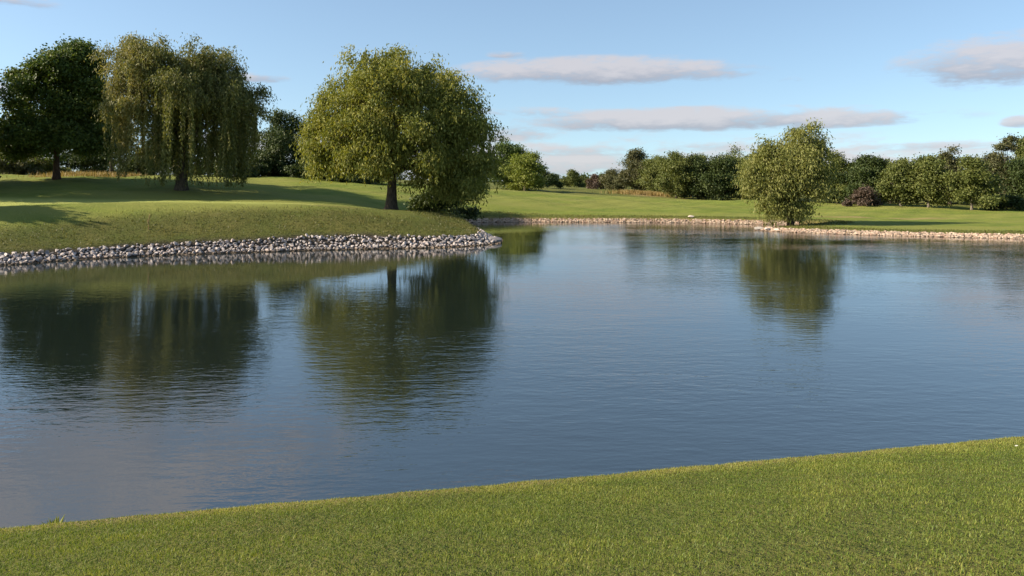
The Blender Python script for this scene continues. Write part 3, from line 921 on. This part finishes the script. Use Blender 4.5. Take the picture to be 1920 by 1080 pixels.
def gravel_band(name, a, b, width, smin, smax, count, mat, label, seed):
    r = np.random.default_rng(seed)
    P, s = along(shore(a, b))
    rest = []
    for _ in range(count):
        t_ = r.uniform(0, s[-1]); x_, y_, nn = sample_line(P, s, np.array([t_]))
        o = r.uniform(-0.2, width)
        X0 = x_[0] + nn[0, 0] * o; Y0 = y_[0] + nn[0, 1] * o
        if land_sd([X0], [Y0])[0] < -0.4: continue
        sz = r.uniform(smin, smax)
        rest.append((X0, Y0, max(ground_z(X0, Y0), -0.08) + sz * 0.2, sz))
    n = len(rest)
    hp = heap(name, BASE, [np.array(q[:3]) for q in rest], [q[3] * np.array([1.3, 1.0, 0.9]) for q in rest], r.uniform(0, 6.28, n), r.uniform(-0.4, 0.4, n), mat)
    return tag(obj(name, hp), label, 'stones', kind='stuff')


gravel_band('shore_gravel', (-6, 76), (26, 73), 0.95, 0.11, 0.25, 2600, M['far_rock'], 'thin band of tan and pinkish stones along the far shore', 51)
gravel_band('shore_gravel', (20, 66), (46, 52), 1.0, 0.12, 0.27, 2800, M['far_rock'], 'band of tan and reddish stones along the right hand shore', 52)

# pale boulders singled out in the photograph
r = np.random.default_rng(61)
PB = [(1296, 408, 0.6, 'flat pale boulder alone on the far shore, lighter than the stones around it'),
      (1424, 428, 0.75, 'pale boulder at the very tip of the right hand shore'),
      (1440, 430, 0.62, 'pale boulder second from the tip of the right hand shore'),
      (1457, 430, 0.55, 'small pale boulder third from the tip of the right hand shore')]
for k, (px, py, sz, lab) in enumerate(PB):
    d = (78.2, 65.4, 64.6, 64.0)[k]
    X0 = (px - CX) / F * d
    o = obj('boulder', stone_mesh(700 + k, M['pale_rock'], 18, 0.5), loc=(X0, d, max(ground_z(X0, d), 0) + sz * 0.16))
    o.scale = (sz * 1.5, sz, sz * 0.9); o.rotation_euler = (0.1, 0.05, 0.4 * k)
    tag(o, lab, 'boulder')
X0, Y0, _ = at(925, 452, 52.2)
o = obj('boulder', stone_mesh(720, M['rock'], 20, 0.5), loc=(X0, Y0 + 0.2, 0.17)); o.scale = (1.6, 1.1, 0.95); o.rotation_euler = (0, 0, 0.3)
tag(o, 'largest dark grey boulder at the tip of the grassy point', 'boulder')


# ------------------------------------------------------------------ small things
# dry stalk above the stones
def stalk():
    Vs, Fs = [], []; off = 0
    for (dx, h, lean) in ((0, 0.95, 0.10), (0.05, 0.6, -0.12)):
        P = np.stack([dx + lean * np.linspace(0, 1, 6) ** 2, np.zeros(6), np.linspace(-0.1, h, 6)], 1)
        rad = np.array([0.02, 0.02, 0.018, 0.024, 0.03, 0.008])
        V, Fc = tube(P, rad, 6); Vs.append(V); Fs.append(Fc + off); off += len(V)
    V = np.concatenate(Vs)
    return mesh_np('stalk', V, np.concatenate(Fs), M['straw'], np.full(len(V), 0.6))


X0, Y0, _ = at(278, 452, 45.4)
tag(obj('dry_reed', stalk(), loc=(X0, Y0, ground_z(X0, Y0))), 'single pale dry reed standing above the stones of the left bank', 'reed')


def weed(n, h, r, mat, nm):
    P = np.zeros((n, 3)); az = r.uniform(0, 6.28, n); el = r.uniform(0.3, 1.3, n)
    D = np.stack([np.cos(az) * np.cos(el), np.sin(az) * np.cos(el), np.sin(el)], 1)
    Nn = unit(np.cross(D, np.cross(D, np.array([0, 0, 1.0]))))
    V, Fc = diamonds(P + D * 0.01, D, Nn, h * r.uniform(0.6, 1.2, n), np.full(n, h * 0.28))
    return mesh_np(nm, V, Fc, mat, np.repeat(np.clip(r.normal(0.6, 0.2, n), 0, 1), 4))


r = np.random.default_rng(71)
X0, Y0 = (103 - CX) / F * 6.75, 6.75
tag(obj('weed', weed(22, 0.12, r, M['lime'], 'weed'), loc=(X0, Y0, ground_z(X0, Y0) + 0.02)), 'small yellow green weed sticking up from the near lawn edge over the water', 'weed')
m_, nt_, out_ = new_mat('pale_leaf')
b_ = nt_.new('ShaderNodeBsdfPrincipled'); nt_.put(b_, 'Base Color', (0.62, 0.58, 0.50, 1)); nt_.put(b_, 'Roughness', 0.7); nt_.put(out_, 0, b_.outputs[0])
X0, Y0 = (1903 - CX) / F * 7.7, 7.7
V, Fc = diamonds(np.zeros((2, 3)), unit(np.array([[1, 0.3, 0.15], [0.8, 0.6, 0.1]])), np.array([[0, -0.2, 1.0], [0, -0.3, 1.0]]), np.array([0.04, 0.03]), np.array([0.02, 0.016]))
tag(obj('fallen_leaf', mesh_np('fallen_leaf', V, Fc, m_), loc=(X0, Y0, ground_z(X0, Y0) + 0.05)), 'tiny pale fallen leaf lying on the near lawn', 'leaf')

# ------------------------------------------------------------------ light and sky
SUN_EL = math.radians(29)
SUN_DIR = np.array([-1.0, -0.13, 0])              # towards the sun, in plan
SUN_DIR /= np.linalg.norm(SUN_DIR)
sd_ = np.array([SUN_DIR[0] * math.cos(SUN_EL), SUN_DIR[1] * math.cos(SUN_EL), math.sin(SUN_EL)])
sun = bpy.data.lights.new('sun', 'SUN'); sun.energy = 5.0; sun.angle = math.radians(0.5); sun.color = (1.0, 0.87, 0.68)
so = bpy.data.objects.new('sun', sun); col.objects.link(so)
from mathutils import Vector
so.rotation_euler = Vector(sd_).to_track_quat('Z', 'Y').to_euler()
so.location = (-40, -20, 40)

w = bpy.data.worlds.new('World'); scene.world = w; w.use_nodes = True
w.node_tree.nodes.clear()
nt = NT(w.node_tree)
out = nt.new('ShaderNodeOutputWorld')
bg = nt.new('ShaderNodeBackground')
sky = nt.new('ShaderNodeTexSky'); sky.sky_type = 'NISHITA'; sky.sun_disc = False
sky.sun_elevation = SUN_EL
sky.sun_rotation = math.atan2(SUN_DIR[0], SUN_DIR[1])
sky.altitude = 200; sky.air_density = 1.0; sky.dust_density = 0.9; sky.ozone_density = 1.4
tc = nt.new('ShaderNodeTexCoord')
sp = nt.new('ShaderNodeSeparateXYZ'); nt.put(sp, 0, tc.outputs['Generated'])
sv = nt.new('ShaderNodeCombineXYZ'); nt.put(sv, 0, sp.outputs[0]); nt.put(sv, 1, sp.outputs[1])
nt.put(sv, 2, nt.math('ADD', nt.math('MAXIMUM', sp.outputs[2], 0.0), 0.07))
vn = nt.new('ShaderNodeVectorMath', operation='NORMALIZE'); nt.put(vn, 0, sv.outputs[0])
nt.put(sky, 0, vn.outputs[0])
az = nt.math('ARCTAN2', sp.outputs[0], sp.outputs[1])
el = nt.math('ARCSINE', sp.outputs[2])


def sky_angle(px, py):
    a = math.atan((px - CX) / F)
    return a, math.atan((HY - py) / F * math.cos(a))


CLOUDS = [(1120, 140, 350, 40, 1.15), (1880, 124, 280, 62, 1.3), (1320, 228, 580, 32, 1.1), (960, 252, 120, 28, 0.9), (1080, 282, 200, 18, 0.85), (960, 318, 2600, 75, 0.8), (1000, 212, 160, 14, 0.7),
          (490, 146, 65, 15, 0.8), (30, 4, 100, 18, 0.8), (0, 165, 45, 30, 0.8), (950, 103, 45, 13, 0.55), (1468, 151, 45, 9, 0.6), (1750, 273, 200, 14, 0.8),
          (1340, 274, 150, 13, 0.75), (845, 150, 50, 20, 0.8), (1915, 230, 50, 14, 0.75), (1500, 302, 620, 10, 0.65), (400, 260, 160, 16, 0.6),
          (40, -210, 480, 170, 2.2), (470, -170, 260, 80, 1.2), (900, -330, 300, 40, 0.6), (2400, 60, 200, 50, 0.9), (-400, 120, 200, 50, 0.9)]
comb = nt.new('ShaderNodeCombineXYZ'); nt.put(comb, 0, nt.math('MULTIPLY', az, 1.0)); nt.put(comb, 1, nt.math('MULTIPLY', el, 3.6)); nt.put(comb, 2, 0.37)
warp = nt.noise(comb.outputs[0], 9.0, 6, 0.62)
fine = nt.noise(comb.outputs[0], 34.0, 5, 0.6)
D = None; Wt = None; St = None
for (px, py, hw, hh, amp) in CLOUDS:
    a0, e0 = sky_angle(px, py)
    a1, _ = sky_angle(px + hw, py)
    da = a1 - a0; de = hh / F
    u = nt.math('MULTIPLY', nt.math('SUBTRACT', az, a0), 1 / da)
    v = nt.math('MULTIPLY', nt.math('SUBTRACT', el, e0), 1 / de)
    vb = nt.math('MAXIMUM', v, nt.math('MULTIPLY', v, -1.5))
    q = nt.math('ADD', nt.math('MULTIPLY', u, u), nt.math('MULTIPLY', vb, vb))
    m_i = nt.math('MULTIPLY', nt.math('SUBTRACT', 1.0, q), amp, clamp=True)
    mt = nt.math('MULTIPLY', m_i, v)
    D = m_i if D is None else nt.math('MAXIMUM', D, m_i)
    Wt = m_i if Wt is None else nt.math('ADD', Wt, m_i)
    St = mt if St is None else nt.math('ADD', St, mt)
tt = nt.math('DIVIDE', St, nt.math('MAXIMUM', Wt, 0.001))
nz = nt.math('ADD', nt.math('MULTIPLY', nt.math('SUBTRACT', warp, 0.5), 5.2), nt.math('MULTIPLY', nt.math('SUBTRACT', fine, 0.5), 1.7))
dens = nt.math('ADD', D, nt.math('MULTIPLY', nz, nt.maprange(D, 0, 0.35, 0, 0.75)))
cov = nt.maprange(dens, 0.04, 1.15, 0, 0.80, True)
lit = nt.maprange(nt.math('ADD', tt, nt.math('MULTIPLY', nz, 0.5)), -0.45, 0.6, 0, 1, True)
CL_DARK, CL_LIT = (1.95, 2.0, 2.35, 1), (3.6, 3.35, 3.42, 1)
cc = nt.mixc(lit, CL_DARK, CL_LIT)
skyc = nt.mixc(1.0, sky.outputs[0], (0.96, 1.03, 1.03, 1), 'MULTIPLY')
fin = nt.mixc(cov, nt.mixc(0.10, skyc, (3.0, 3.15, 3.2, 1)), cc)   # thin high haze over the whole sky
nt.put(bg, 0, fin); nt.put(bg, 1, 0.090)
nt.put(out, 0, bg.outputs[0])

# ------------------------------------------------------------------ camera
cd = bpy.data.cameras.new('camera'); cd.sensor_width = 36; cd.lens = F / 1920 * 36
cd.shift_y = -(540 - HY) / 1920; cd.clip_end = 6000; cd.clip_start = 0.05
co = bpy.data.objects.new('camera', cd); col.objects.link(co)
co.location = (0, 0, H); co.rotation_euler = (math.pi / 2, 0, 0)
scene.camera = co

scene.view_settings.view_transform = 'Standard'; scene.view_settings.look = 'None'
scene.view_settings.exposure = 1.12; scene.view_settings.gamma = 1.0; scene.view_settings.use_curve_mapping = False
scene.cycles.max_bounces = 6; scene.cycles.diffuse_bounces = 3; scene.cycles.glossy_bounces = 3; scene.cycles.transmission_bounces = 3
scene.cycles.use_denoising = True
scene.render.film_transparent = False
scene.render.filter_size = 1.9
